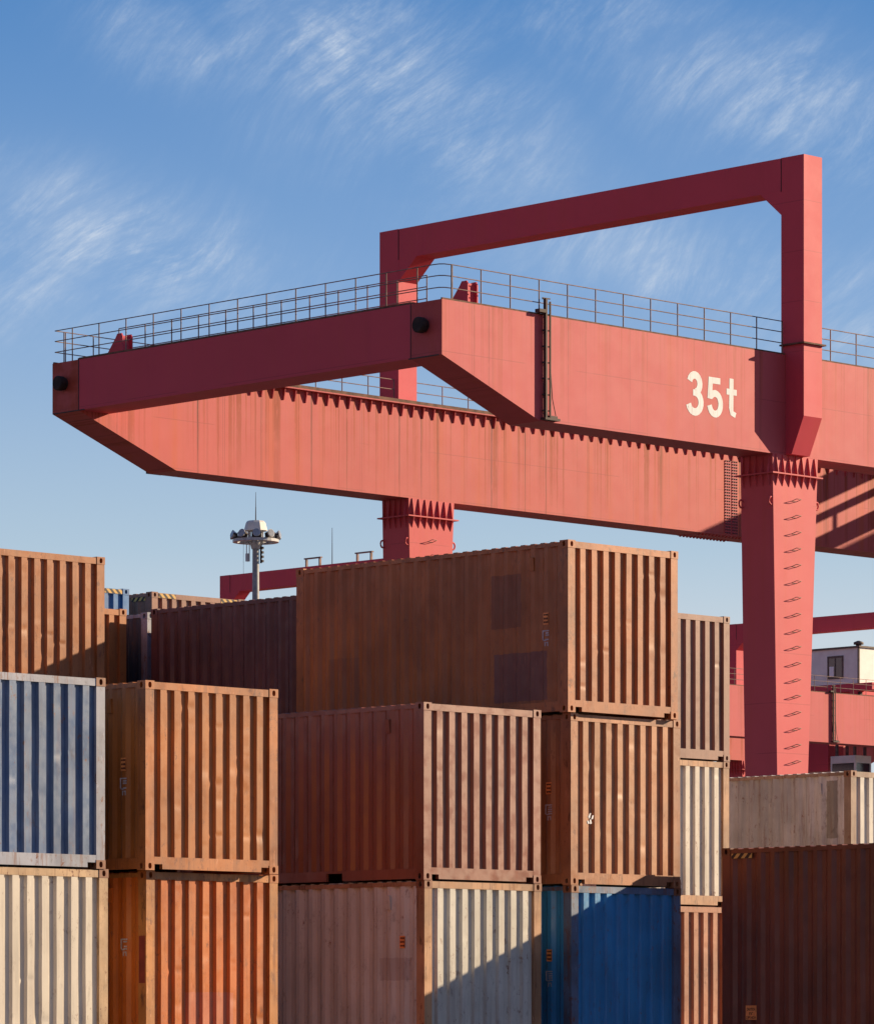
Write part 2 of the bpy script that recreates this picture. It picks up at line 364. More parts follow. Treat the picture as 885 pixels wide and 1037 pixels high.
def casting_mesh():
    """corner casting with an oval lashing hole in every upright face"""
    b = MB(); X, Y, Z = .162, .178, .118
    def face(w_, mk):
        n = 12; hole = oval(w_/2, Z/2, .030, .041, n); rim = []
        for k in range(n):                                     # outer rim point in the direction of each hole point
            dx, dz = hole[k][0] - w_/2, hole[k][1] - Z/2
            q = min((w_/2)/abs(dx) if abs(dx) > 1e-6 else 9e9, (Z/2)/abs(dz) if abs(dz) > 1e-6 else 9e9)
            rim.append((w_/2 + dx*q, Z/2 + dz*q))
        cor = [(w_, Z), (0, Z), (0, 0), (w_, 0)]
        vs = [mk(p, 0) for p in rim] + [mk(p, 0) for p in hole] + [mk(p, .07) for p in hole] + [mk(p, 0) for p in cor]
        fs = [(k, (k+1)%n, n+(k+1)%n, n+k) for k in range(n)] + [(n+k, n+(k+1)%n, 2*n+(k+1)%n, 2*n+k) for k in range(n)] + [tuple(range(2*n, 3*n))]
        for ci, (cx, cz) in enumerate(cor):                    # fill the corners
            for k in range(n):
                a, c = rim[k], rim[(k+1)%n]
                onx = lambda p: abs(p[0]-cx) < 1e-6; onz = lambda p: abs(p[1]-cz) < 1e-6
                if (onx(a) and onz(c) and not onx(c)) or (onz(a) and onx(c) and not onz(c)): fs.append((k, 3*n+ci, (k+1)%n))
        b.add(vs, fs)
    face(X, lambda p, d: (p[0], d, p[1])); face(X, lambda p, d: (X - p[0], Y - d, p[1]))
    face(Y, lambda p, d: (d, Y - p[0], p[1])); face(Y, lambda p, d: (X - d, p[0], p[1]))
    b.add([(0,0,0),(X,0,0),(X,Y,0),(0,Y,0),(0,0,Z),(X,0,Z),(X,Y,Z),(0,Y,Z)], [(0,3,2,1),(4,5,6,7)])
    return b.mesh('corner_casting', M['rusty'])
CAST = casting_mesh()
def frame_mesh(H):
    b = MB(); P = .006                                        # posts and rails sit a little behind the castings' faces
    for x0, x1 in ((P, .158), (CW-.158, CW-P)):
        for y0, y1 in ((P, .172), (CL-.172, CL-P)):
            b.box(x0, x1, y0, y1, .118, H-.118)
    for y0, y1 in ((P, .07), (CL-.07, CL-P)):                 # end rails
        b.box(.162, CW-.162, y0+.002, y1, H-.115, H-.016)
        b.box(.162, CW-.162, y0+.002, y1, .085, .185)
        b.box(.31, CW-.31, y0+.002, y1, .018, .085)           # lower edge, cut away beside the castings
    for x0, x1 in ((P, .06), (CW-.06, CW-P)):                 # side rails
        b.box(x0+.002, x1, .178, CL-.178, H-.085, H-.024)
        for (y0, y1) in ((.178, 1.75), (2.10, CL-2.10), (CL-1.75, CL-.178)):
            b.box(x0+.002, x1, y0, y1, .020, .17)
        b.box(x0+.002, x1, 1.75, 2.10, .135, .17); b.box(x0+.002, x1, CL-2.10, CL-1.75, .135, .17)
    return b.mesh('frame', M['rusty'])
def roof_mesh(H):
    b = MB(); pts = []; s = .10; up = H - .006; dn = H - .026
    pts.append((.06, dn))
    while s < CL - .25:
        for d, z in ((0, dn), (.02, up), (.105, up), (.125, dn)): pts.append((s+d, z))
        s += .209
    pts.append((CL-.06, dn))
    vs = [(x, y, z) for y, z in pts for x in (.045, CW-.045)]; n = len(pts)
    fs = [(2*i, 2*i+1, 2*i+3, 2*i+2) for i in range(n-1)]
    skirt = [(x, y, H-.05) for y, z in pts for x in (.045, CW-.045)]
    o = len(vs); vs += skirt
    fs += [(2*i, 2*i+2, o+2*i+2, o+2*i) for i in range(n-1)] + [(2*i+1, o+2*i+1, o+2*i+3, 2*i+3) for i in range(n-1)]
    b.add(vs, fs); return b.mesh('roof', M['rusty'])
FR, RF, BK, SR = {}, {}, {}, {}
END_P = profile(CW - .316, .112, .020, .250, .046)
def side_profile(length, edge=.05, ridge=.072, slope=.068, n=20, depth=.036):
    rec = (length - 2*edge - (n-1)*ridge - 2*n*slope)/n; pts = [(0, 0), (edge, 0)]; s = edge
    for i in range(n):
        s += slope; pts.append((s, depth)); s += rec; pts.append((s, depth)); s += slope; pts.append((s, 0))
        if i < n-1: s += ridge; pts.append((s, 0))
    pts.append((length, 0)); return pts
SIDE_P = side_profile(CL - .344)
for H in (STD, HIGH):
    FR[H] = frame_mesh(H); RF[H] = roof_mesh(H)
    b = MB(); b.add(*wall_mesh(END_P, .183, H-.113, 1, lambda s, n, z: (CW - .158 - s, CL - .012 - n, z))); BK[H] = b.mesh('end_wall', M['rusty'])
    b = MB(); b.add(*wall_mesh(SIDE_P, .168, H-.083, 1, lambda s, n, z: (CW - .010 - n, .172 + s, z))); SR[H] = b.mesh('side_wall', M['rusty'])
b = MB(); b.box(.06, CW-.06, .07, CL-.07, .135, .165); FLOOR = b.mesh('floor', M['dark'])
SIDE_LEFT = {}
def side_left(H, seed):
    if (H, seed) not in SIDE_LEFT:
        b = MB(); rnd = random.Random(seed*77 + 5)
        b.add(*wall_mesh(SIDE_P, .168, H-.083, 30, lambda s, n, z: (.010 + n, CL - .172 - s, z), rnd, 16, .018)); SIDE_LEFT[(H, seed)] = b.mesh('side_wall', M['rusty'])
    return SIDE_LEFT[(H, seed)]
n_made = 0
def container(x, y, level, H, wall, frame, label, group='shipping containers stacked in the yard', base=None, dents=18, cast=None, seed=None, z=None, caution=None, code=None, vent=True, stripes=False, rz=0.0, roofmat=None, wall2=None, tear=None):
    """x, y: the foot of the corner between the dark long side and the sunlit end"""
    global n_made
    n_made += 1; sd_ = seed if seed is not None else n_made
    if z is None: z = level*STD
    root = empty('shipping_container', (x, y, z), rz); tag(root, label, 'container', group)
    cast = cast or frame
    put('frame', FR[H], root, frame)
    rnd = random.Random(sd_*31 + 7)
    e = MB(); e.add(*wall_mesh(END_P, .183, H-.113, 90, lambda s, n, z: (.158 + s, .012 + n, z), rnd, dents))
    e.build('end_wall', wall2 or wall, root, soft=32); put('end_wall', BK[H], root, wall)
    put('side_wall', side_left(H, sd_ % 5), root, wall); put('side_wall', SR[H], root, wall)
    put('roof', RF[H], root, roofmat or wall); put('floor', FLOOR, root)
    for cx in (0, CW-.162):
        for cy in (0, CL-.178):
            for cz in (0, H-.118): put('corner_casting', CAST, root, cast, (cx, cy, cz))
    # rings bolted high on the side: the ventilator cover
    yy = CL - .172 - SIDE_P[-3][0] + .0
    ridges = [CL - .172 - (SIDE_P[i][0] + SIDE_P[i+1][0])/2 for i in range(len(SIDE_P)-1) if SIDE_P[i][1] == 0 and SIDE_P[i+1][1] == 0]
    if vent:
        v = MB(); yv = ridges[-3]
        v.prism([(-.028, H-.22), (.012, H-.22), (.012, H-.42), (-.010, H-.42)], 'y', yv-.045, yv+.045)
        v.build('vent', wall, root)
    if caution:
        k, zz = caution; yv = ridges[-k]
        p = MB(); p.box(.003, .0085, yv-.055, yv+.055, zz-.09, zz+.09); pl = p.build('caution_label', M['orange'], root)
        q = MB()
        for r0, r1 in ((.045, .070), (-.015, .018), (-.068, -.040)):
            for a0, a1 in ((-.036, -.022), (-.010, .006), (.022, .036)): q.box(-.0005, .0028, yv+a0, yv+a1, zz+r0, zz+r1)
        q.box(-.0003, .0026, yv-.052, yv-.046, zz-.075, zz+.075)
        for zz_ in (.0575, .0015, -.054): q.box(-.0001, .0024, yv-.050, yv+.045, zz+zz_-.004, zz+zz_+.004)
        q.build('lettering', M['ink'], pl)
    if code:
        k, zz, seed2 = code; yv = ridges[-k]; q = MB(); r2 = random.Random(seed2)
        # stencilled box with bars and two figures under it, as worn away as in the photograph
        q.box(.005, .0085, yv+.055, yv+.075, zz-.06, zz+.085); q.box(.005, .0085, yv-.065, yv+.055, zz+.068, zz+.085)
        for i in range(4):
            if r2.random() < .9: q.box(.005, .0085, yv-.065+.01*r2.random(), yv+.005+.02*r2.random(), zz+.045-.033*i-.012, zz+.045-.033*i+.008)
        q.box(.005, .0085, yv-.01, yv+.055, zz-.075, zz-.058)
        q.box(.005, .0085, yv+.010, yv+.028, zz-.155, zz-.092); q.box(.005, .0085, yv-.045, yv-.028, zz-.155, zz-.092); q.box(.005, .0085, yv-.028, yv-.005, zz-.110, zz-.092)
        q.build('size_code', M['mark'], root)
    if stripes:
        for (x0, x1) in ((.18, .62), (CW-.62, CW-.18)):
            q = MB(); q.box(x0, x1, .002, .0075, H-.108, H-.025); q.build('hazard_stripe', M['hazard'], root)
        for (y0, y1) in ((.20, .62), (CL-.62, CL-.20)):
            q = MB(); q.box(.002, .0075, y0, y1, H-.165, H-.090); q.build('hazard_stripe', M['hazard'], root)
    if tear:
        q = MB(); r3 = random.Random(tear[2])
        for i in range(5):
            s, zz = tear[0] + r3.uniform(-.03, .05), tear[1] + r3.uniform(-.07, .10)
            hw, hh = r3.uniform(.008, .022), r3.uniform(.015, .05); sh = r3.uniform(-.05, .05)
            q.prism([(s-hw, zz-hh), (s+hw, zz-hh*.7), (s+hw+sh, zz+hh), (s-hw*.4+sh, zz+hh*.9)], 'y', .0065 - i*.0004, .0115)
        q.build('torn_sticker', M['paper'], root)
    return root

mA = paint('orange_brown_paint', (.38, .115, .030), 1, .20, .22, .45, patches=(
        (1, 1.0, 1.64, 1.34, 2.15, (.17, .048, .022), .7), (1, .45, 1.58, .21, .95, (.13, .044, .048), .75), (1, 4.6, 5.3, .2, 1.1, (.18, .05, .022), .35)))
fA = paint('orange_brown_frame', (.37, .118, .034), 2, .3, .5, 1.2)
mB = paint('tan_brown_paint', (.41, .170, .070), 3, .20, .22, .5, fade=(.46, .225, .11))
fB = paint('tan_brown_frame', (.39, .16, .070), 4, .3, .5, 1.1)
mC = paint('ochre_paint', (.40, .130, .024), 5, .20, .22, .5)
fC = paint('ochre_frame', (.40, .130, .030), 6, .3, .5, 1.2)
mD = paint('orange_red_paint', (.50, .120, .014), 7, .2, .25, .6, fade=(.55, .17, .026), patches=((0, .74, 1.60, .0, .93, (.50, .155, .10), .55),))
fD = paint('orange_red_frame', (.46, .18, .045), 8, .3, .6, 1.3)
mE = paint('dusty_pink_brown_paint', (.23, .062, .026), 9, .12, .15, .25, fade=(.26, .078, .036), spec=.78, rough=.40)
sE = paint('dusty_pink_brown_frame', (.25, .076, .038), 10, .15, .25, .5, spec=.75, rough=.40)
mF = paint('grey_white_paint', (.57, .535, .46), 11, .12, .22, .55, patches=((1, .30, .97, 1.13, 1.46, (.34, .27, .24), .5),), spec=.3)
fF = paint('rusted_white_frame', (.42, .22, .11), 12, .4, .8, 1.0)
mG = paint('bright_blue_paint', (.038, .245, .50), 13, .18, .16, .5, rough=.40, spec=.65)
fG = paint('scuffed_blue_frame', (.13, .18, .27), 14, .4, .8, 1.0)
mH = paint('faded_blue_paint', (.068, .122, .24), 15, .22, .20, .60, fade=(.155, .21, .305), rough=.42, spec=.62)
fH = paint('patched_blue_frame', (.30, .31, .37), 16, .35, .8, 1.0)
mI = paint('cream_paint', (.64, .57, .47), 17, .08, .12, .40, spec=.25)
fI = paint('rusted_cream_frame', (.48, .31, .17), 18, .35, .8, 1.0)
mJ = paint('russet_paint', (.36, .125, .036), 19, .25, .3, .8, fade=(.40, .155, .055))
mK = paint('mauve_brown_paint', (.25, .120, .085), 20, .15, .2, .4)
mL = paint('ivory_paint', (.60, .54, .46), 21, .12, .3, .5, patches=((0, .30, .62, .75, 1.25, (.30, .36, .46), .5),), spec=.25)
mN = paint('salmon_brown_paint', (.38, .155, .080), 22, .2, .3, .8)
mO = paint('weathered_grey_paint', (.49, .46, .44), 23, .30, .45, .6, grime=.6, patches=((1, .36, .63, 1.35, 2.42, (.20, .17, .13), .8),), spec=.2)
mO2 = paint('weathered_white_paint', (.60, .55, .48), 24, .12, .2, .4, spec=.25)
fO = paint('rusted_grey_frame', (.30, .19, .13), 34, .4, .8, 1.0)
mP = paint('dark_chocolate_paint', (.16, .042, .020), 25, .3, .25, .5)
mQ = paint('dark_maroon_paint', (.12, .035, .030), 26, .25, .2, .4)
mS = paint('navy_paint', (.022, .035, .060), 27, .3, .3, .4)
mT = paint('orange_brown_back_paint', (.38, .13, .032), 28, .2, .3, .5)
mU = paint('sky_blue_paint', (.045, .17, .40), 29, .15, .15, .3)
mV = paint('grey_brown_paint', (.26, .11, .070), 30, .2, .3, .5)

fR = paint('bare_rust_brown', (.26, .105, .05), 41, .35, .5, .9)
# front row, standing on containers that are below the edge of the picture
G1 = 'shipping containers stacked in the yard'
hid = 'rust brown container at the foot of a stack, carrying the others'
container(35.834, 45.783, 2, STD, mH, fH, 'faded pale blue container with deep navy recesses, lying on the cream one', cast=fR, seed=1, dents=16)
container(35.90, 45.80, 1, STD, mI, fI, 'cream white container with rusty corner post under the faded pale blue one', cast=fR, seed=2, dents=7)
container(38.872, 45.656, 2, STD, mC, fC, 'ochre container with many dents lying on the orange red one', seed=3, dents=30, caution=(2, 1.46), code=(2, 1.19, 4))
container(39.046, 45.846, 1, STD, mD, fD, 'orange red container with pink paint patches near its bottom edge', seed=4, dents=14, code=(2, 1.58, 5), cast=fC)
container(44.406, 45.924, 2, STD, mE, sE, 'dusty pinkish brown container with clean even ridges on the grey white one', seed=5, dents=5)
container(44.43, 45.935, 1, STD, mF, fF, 'grey white container with rusty posts and a slanting shadow across its end', seed=6, dents=8, caution=(2, 1.69), cast=fR)
container(47.360, 45.866, 3, STD, mA, fA, 'big orange brown container with two repainted patches, topmost in the middle', seed=7, dents=22, caution=(2, 1.43), code=(2, 1.17, 8))
container(47.529, 45.971, 2, STD, mB, fB, 'tan brown container with a torn white sticker, between orange brown and blue ones', seed=8, dents=26, caution=(2, 1.47), code=(2, 1.14, 9), tear=(.42, 1.02, 3))
container(47.545, 45.975, 1, STD, mG, fG, 'bright blue container almost wholly in shade under the tan brown one', seed=9, dents=10, caution=(2, 1.53), code=(2, 1.21, 11), cast=fR)
# second row
container(41.58, 52.67, 3, STD, mJ, mJ, 'russet container with scraped ridges standing behind the faded pale blue one', seed=10, dents=34)
container(55.99, 52.56, 3, STD, mK, mK, 'mauve brown container on the ivory one beside the tall crane leg', seed=11, dents=8)
container(55.99, 52.57, 2, STD, mL, fF, 'ivory container with rusty right post under the mauve brown one', cast=fR, seed=12, dents=8)
container(55.97, 52.58, 1, STD, mN, mN, 'salmon brown container at the bottom under the ivory one', seed=13, dents=16)
container(50.142, 52.62, 3, STD, mQ, mQ, 'long sided dark maroon container in full shade below the lamp mast', seed=14, dents=6, rz=R(.6))
container(61.973, 52.751, 2, STD, mO, fO, 'weathered grey container with streaky side and a white sunlit end', cast=fR, seed=15, dents=8, wall2=mO2)
# right foreground
container(50.314, 45.434 - CL, 0, HIGH, mP, mP, 'dark chocolate brown tall container with an orange caution plate, at the right', seed=16, dents=6, z=HIGH, vent=False, stripes=True)
# third and fourth rows
container(47.357, 58.99, 3, STD, mT, mT, 'orange brown container glimpsed between russet and navy ones', seed=17, dents=8)
container(50.388, 59.132, 3, STD, mS, fH, 'near black navy container squeezed behind the dark maroon one', seed=18, dents=6)
container(53.018, 65.62, 0, HIGH, mU, mU, 'sky blue tall container with striped rail far back on the left', seed=19, dents=4, z=3*HIGH, stripes=True)
container(56.063, 65.655, 0, HIGH, mV, mV, 'greyish brown tall container with striped rail behind the dark maroon one', seed=20, dents=6, z=3*HIGH, stripes=True)

b = MB(); b.box(.0035, .0058, .03, .16, 1.05, 1.70); b.build('touch_up_patch', plain('red_touch_up', (.22, .03, .018), .2), [o for o in col.objects if o.get('label', '').startswith('orange red')][0])
def plate_dark(root):
    """the caution plate low on the dark container's side"""
    y0 = CL - .172 - .43; 
    p = MB(); p.box(.002, .0085, y0-.11, y0+.11, .25, .47); pl = p.build('caution_label', M['orange'], root)
    for txt, zz, wd in (('CAUTION', .41, .17), ("9'6\"", .345, .08), ('2.9M HIGH', .285, .19)):
        cu = bpy.data.curves.new('lettering', 'FONT'); cu.body = txt; cu.size = .06; cu.align_x = 'CENTER'; cu.extrude = .001
        tmp = bpy.data.objects.new('lettering', cu); dg = bpy.context.evaluated_depsgraph_get()
        col.objects.link(tmp); dg.update(); me = bpy.data.meshes.new_from_object(tmp.evaluated_get(dg)); bpy.data.objects.remove(tmp)
        xs = [q.co.x for q in me.vertices]; k = wd/(max(xs) - min(xs))
        for q in me.vertices: q.co = (-.001 - q.co.z, y0 - q.co.x*k, zz + q.co.y - .02)
        me.materials.clear(); me.materials.append(M['ink'])
        o = bpy.data.objects.new('lettering', me); col.objects.link(o); o.parent = pl; o.location = (.0015, 0, 0)
plate_dark([o for o in col.objects if o.get('label', '').startswith('dark chocolate')][0])

# containers underneath that carry the stacks
low = paint('rust_brown_low_paint', (.26, .10, .05), 40, .3, .3, .5)
proto = None
for (x, y, zs) in [(35.9, 45.8, (0,)), (39.046, 45.846, (0,)), (44.43, 45.935, (0,)), (47.545, 45.975, (0,)), (41.58, 52.67, (0, 1, 2)), (55.97, 52.58, (0,)),
                   (50.142, 52.62, (0, 1, 2)), (61.973, 52.751, (0, 1)), (47.357, 58.99, (0, 1, 2)), (50.388, 59.132, (0, 1, 2))]:
    for k in zs:
        if proto is None: proto = c = container(x, y, k, STD, low, low, hid, 'containers at the foot of the stacks', seed=50, dents=6)
        else: c = copy_tree(proto)
        c.location = (x, y, k*STD)
proto = None
for (x, y, zs) in [(50.314, 45.434 - CL, (0,)), (53.018, 65.62, (0, 1, 2)), (56.063, 65.655, (0, 1, 2))]:
    for k in zs:
        if proto is None: proto = c = container(x, y, 0, HIGH, low, low, hid, 'containers at the foot of the stacks', seed=51, dents=6)
        else: c = copy_tree(proto)
        c.location = (x, y, k*HIGH)

# ------------------------------------------------------------------ gantry crane
# crane axes: x along the girders, y across from the near girder to the far one
ZT, ZB, ZE, DG, GW, SPAN, LEN = 24.762, 21.52, 23.105, 4.21, 1.33, 18.14, 79.7
YAW = R(.441)
P0, P1 = 15.63, 16.53                        # portal post along the girder
def handrail(pts, parent, posts_step=1.3, h=1.08, closed_curb=True):
    """three pipes and a row of uprights along a run of points"""
    b = MB(); P_ = [Vector(p) for p in pts]; seg = [(P_[i+1]-P_[i]).length for i in range(len(P_)-1)]; tot = sum(seg)
    n = max(1, round(tot/posts_step))
    for k in range(n+1):
        d = tot*k/n - 1e-6
        for i, L_ in enumerate(seg):
            if d <= L_ or i == len(seg)-1:
                p = P_[i].lerp(P_[i+1], min(1, max(0, d/L_))); b.tube([p, p + Vector((0, 0, h))], .021, 5); break
            d -= L_
    for zz in (h, h*.68, h*.35): b.tube([Vector(p) + Vector((0, 0, zz)) for p in pts], .017, 5)
    return b.build('handrail', M['rail'], parent)
def stroke(b, pts, wd, y):
    """a flat painted stroke of width WD through pts (x, z), on the plane y"""
    n = len(pts); L_, R_ = [], []
    for i, p in enumerate(pts):
        q0, q1 = pts[max(i-1, 0)], pts[min(i+1, n-1)]; dx, dz = q1[0]-q0[0], q1[1]-q0[1]; l = math.hypot(dx, dz)
        ww = wd[i] if isinstance(wd, list) else wd
        L_.append((p[0] - dz/l*ww/2, p[1] + dx/l*ww/2)); R_.append((p[0] + dz/l*ww/2, p[1] - dx/l*ww/2))
    for i in range(n-1):
        b.add([(q[0], y, q[1]) for q in (L_[i], L_[i+1], R_[i+1], R_[i])], [(3, 2, 1, 0)])
def arc(cx, cz, rx, rz, a0, a1, n=14): return [(cx + rx*math.cos(R(a0 + (a1-a0)*k/n)), cz + rz*math.sin(R(a0 + (a1-a0)*k/n))) for k in range(n+1)]
def collar(b, x0, x1, y0, y1, z, teeth_x, teeth_y, top):
    """ring plate round a leg with tapering stiffeners above and below it"""
    e = .13; t = .022
    b.box(x0-e, x1+e, y0-e, y0, z-t, z+t); b.box(x0-e, x1+e, y1, y1+e, z-t, z+t); b.box(x0-e, x0, y0, y1, z-t, z+t); b.box(x1, x1+e, y0, y1, z-t, z+t)
    for k in range(teeth_x):
        x = x0 + (x1-x0)*(k+.5)/teeth_x
        for s, yy in ((-1, y0), (1, y1)):
            b.prism([(yy, z-t), (yy+s*.12, z-t), (yy+s*.01, z-.40), (yy, z-.40)], 'x', x-.011, x+.011)
            b.prism([(yy, z+t), (yy+s*.12, z+t), (yy+s*.03, top-.003), (yy, top-.003)], 'x', x-.011, x+.011)
    for k in range(teeth_y):
        y = y0 + (y1-y0)*(k+.5)/teeth_y
        for s, xx in ((-1, x0), (1, x1)):
            b.prism([(xx, z-t), (xx+s*.12, z-t), (xx+s*.01, z-.40), (xx, z-.40)], 'y', y-.011, y+.011)
            b.prism([(xx, z+t), (xx+s*.12, z+t), (xx+s*.03, top-.003), (xx, top-.003)], 'y', y-.011, y+.011)
def splice(a, yface, sgn, parent):
    for x0 in (a, a+.40):
        b = MB(); k = MB()
        b.box(x0, x0+.33, min(yface, yface+sgn*.014), max(yface, yface+sgn*.014), ZB+.05, ZT-.46)
        for i in range(3):
            for j in range(26):
                x = x0 + .055 + .11*i; z = ZB + .10 + j*.108
                k.box(x-.024, x+.024, min(yface+sgn*.0145, yface+sgn*.036), max(yface+sgn*.0145, yface+sgn*.036), z-.024, z+.024)
        sp = b.build('splice_plate', M['crane'], parent); k.build('bolt_rows', M['dark'], parent)['kind'] = 'stuff'
    b = MB(); yc0 = yface if sgn < 0 else yface - GW; b.box(a-1.2, a+1.5, yc0+.02, yc0+GW-.02, ZB-.012, ZB-.001)
    for i in range(14):
        for j in (.08, .30, 1.03, 1.25):
            x = a - 1.1 + i*.19; b.box(x-.03, x+.03, yc0 + j-.03, yc0 + j+.03, ZB-.05, ZB-.012)
    return b.build('splice_plate', M['crane'], parent)
def girder(root, y0, inner, sign, loads):
    """one long box girder; INNER is +1 when the trolley rail lies on its +y side"""
    y1 = y0 + GW; b = MB()
    b.prism([(0, ZT), (0, ZE), (DG, ZB), (LEN-DG, ZB), (LEN, ZE), (LEN, ZT)], 'y', y0, y1)
    g = b.build('main_girder', M['crane'] if inner > 0 else M['crane_rear'], root)
    yi = y1 if inner > 0 else y0
    lo, hi = min(yi, yi+inner*.18), max(yi, yi+inner*.18)
    r = MB(); r.box(7.2, LEN-7.2, lo, hi, ZT-.006, ZT+.034)                      # rail ledge with its brackets
    x = 7.5
    while x < LEN-7.4:
        r.prism([(yi, ZT-.006), (yi+inner*.12, ZT-.006), (yi+inner*.105, ZT-.12), (yi+inner*.045, ZT-.40), (yi, ZT-.42)], 'x', x, x+.03); x += .51
    led = r.build('rail_ledge', M['crane'], g)
    r = MB(); r.box(7.2, LEN-7.2, yi+inner*.10-.04, yi+inner*.10+.04, ZT+.034, ZT+.15); r.build('trolley_rail', M['rusty'], g)
    c = MB()                                                                     # edge strip along the deck
    for yy in ((y0+.004, y0+.07), (y1-.07, y1-.004)): c.box(.02, LEN-.02, yy[0], yy[1], ZT, ZT+.05)
    c.build('deck_edge', M['rusty'], g)
    yo = y0+.05 if inner > 0 else y1-.05
    s = .45
    if inner > 0:
        handrail([(s, yo, ZT), (P0-.10, yo, ZT)], g); handrail([(P1+.10, yo, ZT), (LEN-s, yo, ZT)], g)
    else:
        handrail([(s, yo, ZT), (P0-.10, yo, ZT)], g); handrail([(P1+.10, yo, ZT), (LEN-s, yo, ZT)], g)
    yp = y0 if inner > 0 else y1; sg = -1 if inner > 0 else 1
    splice(31.6, yi, inner, g) if loads is False else splice(31.6, y0, -1, g)
    # upright cable ladder on the outer face
    for a in (4.33, 52.25):
        l = MB(); q = lambda u, v: (min(yp+sg*u, yp+sg*v), max(yp+sg*u, yp+sg*v))
        l.box(a-.035, a+.035, *q(.06, .17), ZB+.05, ZT+.50); l.box(a+.17, a+.215, *q(.10, .15), ZB+.18, ZT+.42)
        for k in range(8): z = ZB + .3 + k*.49; l.box(a-.12, a+.215, *q(.085, .12), z, z+.035); l.box(a-.03, a+.03, *q(0, .06), z, z+.03)
        l.box(a-.1, a+.55, *q(.004, .22), ZB+.03, ZB+.10); l.box(a+.12, a+.45, *q(.02, .20), ZB+.10, ZB+.17); l.box(a-.34, a-.02, *q(.0, .2), ZT+.05, ZT+.15)
        l.tube([(a+.22, yp+sg*.13, ZB+1.5), (a+.30, yp+sg*.12, ZB+.7), (a+.46, yp+sg*.11, ZB+.2)], .014, 5)
        l.build('cable_ladder', plain('ladder_steel', (.055, .028, .024), .3, .7), g)
    return g
def lug(parent, x, y):
    """lifting horn on the deck: two sloping cheek plates with a web between them"""
    b = MB(); hw = .20
    for xx in (x-hw, x+hw):
        b.prism([(y+.86, ZT), (y, ZT), (y, ZT+.62), (y+.05, ZT+.72), (y+.26, ZT+.72), (y+.34, ZT+.60)], 'x', xx-.022, xx+.022)
    b.box(x-hw+.024, x+hw-.024, y+.10, y+.14, ZT+.05, ZT+.66)
    v = [(x-hw+.024, y+.80, ZT+.03), (x+hw-.024, y+.80, ZT+.03), (x+hw-.024, y+.33, ZT+.58), (x-hw+.024, y+.33, ZT+.58)]
    b.add(v + [(p[0], p[1]-.05, p[2]) for p in v], [(0,1,2,3),(7,6,5,4),(0,4,5,1),(1,5,6,2),(2,6,7,3),(3,7,4,0)])
    b.box(x-.24, x+.24, y-.04, y+.90, ZT-.0, ZT+.025)
    return b.build('lifting_lug', M['crane_portal'], parent)
def portal(root, mirror):
    """two posts on the outer faces of the girders and the beam that joins them high above"""
    x0, x1 = (P0, P1) if not mirror else (LEN-P1, LEN-P0)
    zt = 31.16
    for y0, y1, s in ((-.78, .18, -1), (SPAN-.18, SPAN+.78, 1)):
        yo, yi, yg = (y0, y1, 0.0) if s < 0 else (y1, y0, SPAN)
        b = MB(); g = yg + s*.002
        b.prism([(yo, zt), (yi, zt), (yi, ZT+.002), (g, ZT+.002), (g, ZB+.01), (yg+s*.26, ZB+.01), (yo, 22.72)], 'x', x0, x1)
        p = b.build('portal_post', M['crane_portal'], root)
        c = MB(); e = .10
        c.box(x0-e, x1+e, min(yo, yo+s*e), max(yo, yo+s*e), 25.05, 25.10); c.box(x0-e, x0, min(yo, yi), max(yo, yi), 25.05, 25.10); c.box(x1, x1+e, min(yo, yi), max(yo, yi), 25.05, 25.10)
        c.build('joint_plate', M['rusty'], p)
    b = MB(); zb = 30.09
    b.box(x0+.004, x1-.004, .18, SPAN-.18, zb, zt-.008)
    for yi, s in ((.18, 1), (SPAN-.18, -1)): b.prism([(yi, zb), (yi+s*.90, zb), (yi, zb-.78)], 'x', x0+.006, x1-.006)
    pb_ = b.build('portal_beam', M['crane_portal'], root)
    j = MB()
    for yi in (.18, SPAN-.18): j.box(x0-.012, x1+.012, yi-.014, yi+.014, zb-.02, zt-.03)
    j.build('joint_seam', M['dark'], pb_)
    return pb_
def step_mesh():
    b = MB(); a = [(-.12, .02, 0), (-.12, -.20, .06), (.12, -.20, .06), (.12, .02, 0)]
    b.tube(a, .012, 5); b.tube([(-.12, -.006, .002), (.12, -.006, .002)], .010, 5)
    return b.mesh('climbing_step', M['rail'])
STEP = step_mesh()
def leg(root, x_lo0, x_lo1, x_hi0, x_hi1, y0, y1, outer):
    zl, zh = 1.6, ZB-.002
    b = MB(); b.frustum((x_lo0, x_lo1, y0, y1, zl), (x_hi0, x_hi1, y0, y1, zh)); lg = b.build('leg', M['crane_leg'], root)
    zr = 20.9; k = (zr-zl)/(zh-zl); xa, xb = x_lo0+(x_hi0-x_lo0)*k, x_lo1+(x_hi1-x_lo1)*k
    c = MB(); collar(c, xa-.01, xb+.01, y0, y1, zr, 7, 5, ZB); c.build('stiffened_collar', M['crane_leg'], lg)
    xc = (x_lo0+x_lo1)/2 + .20; st = MB(); z = 20.05; yy = y0 if outer < 0 else y0
    while z > 2.2:
        put('climbing_step', STEP, lg, None, (xc, y0, z)); z -= .53
    kk = (20.0-zl)/(zh-zl); xa, xb = x_lo0+(x_hi0-x_lo0)*kk, x_lo1+(x_hi1-x_lo1)*kk
    for x, y in ((xa-.06, y0+.05), (xb+.06, y0+.05), (xa-.06, y1-.05)):
        pe = MB(); pe.tube([(x + .095*math.cos(R(t)), y, 20.0 + .125*math.sin(R(t))) for t in range(0, 361, 30)], .032, 6)
        pe.build('pad_eye', M['crane_leg'], lg)
    return lg
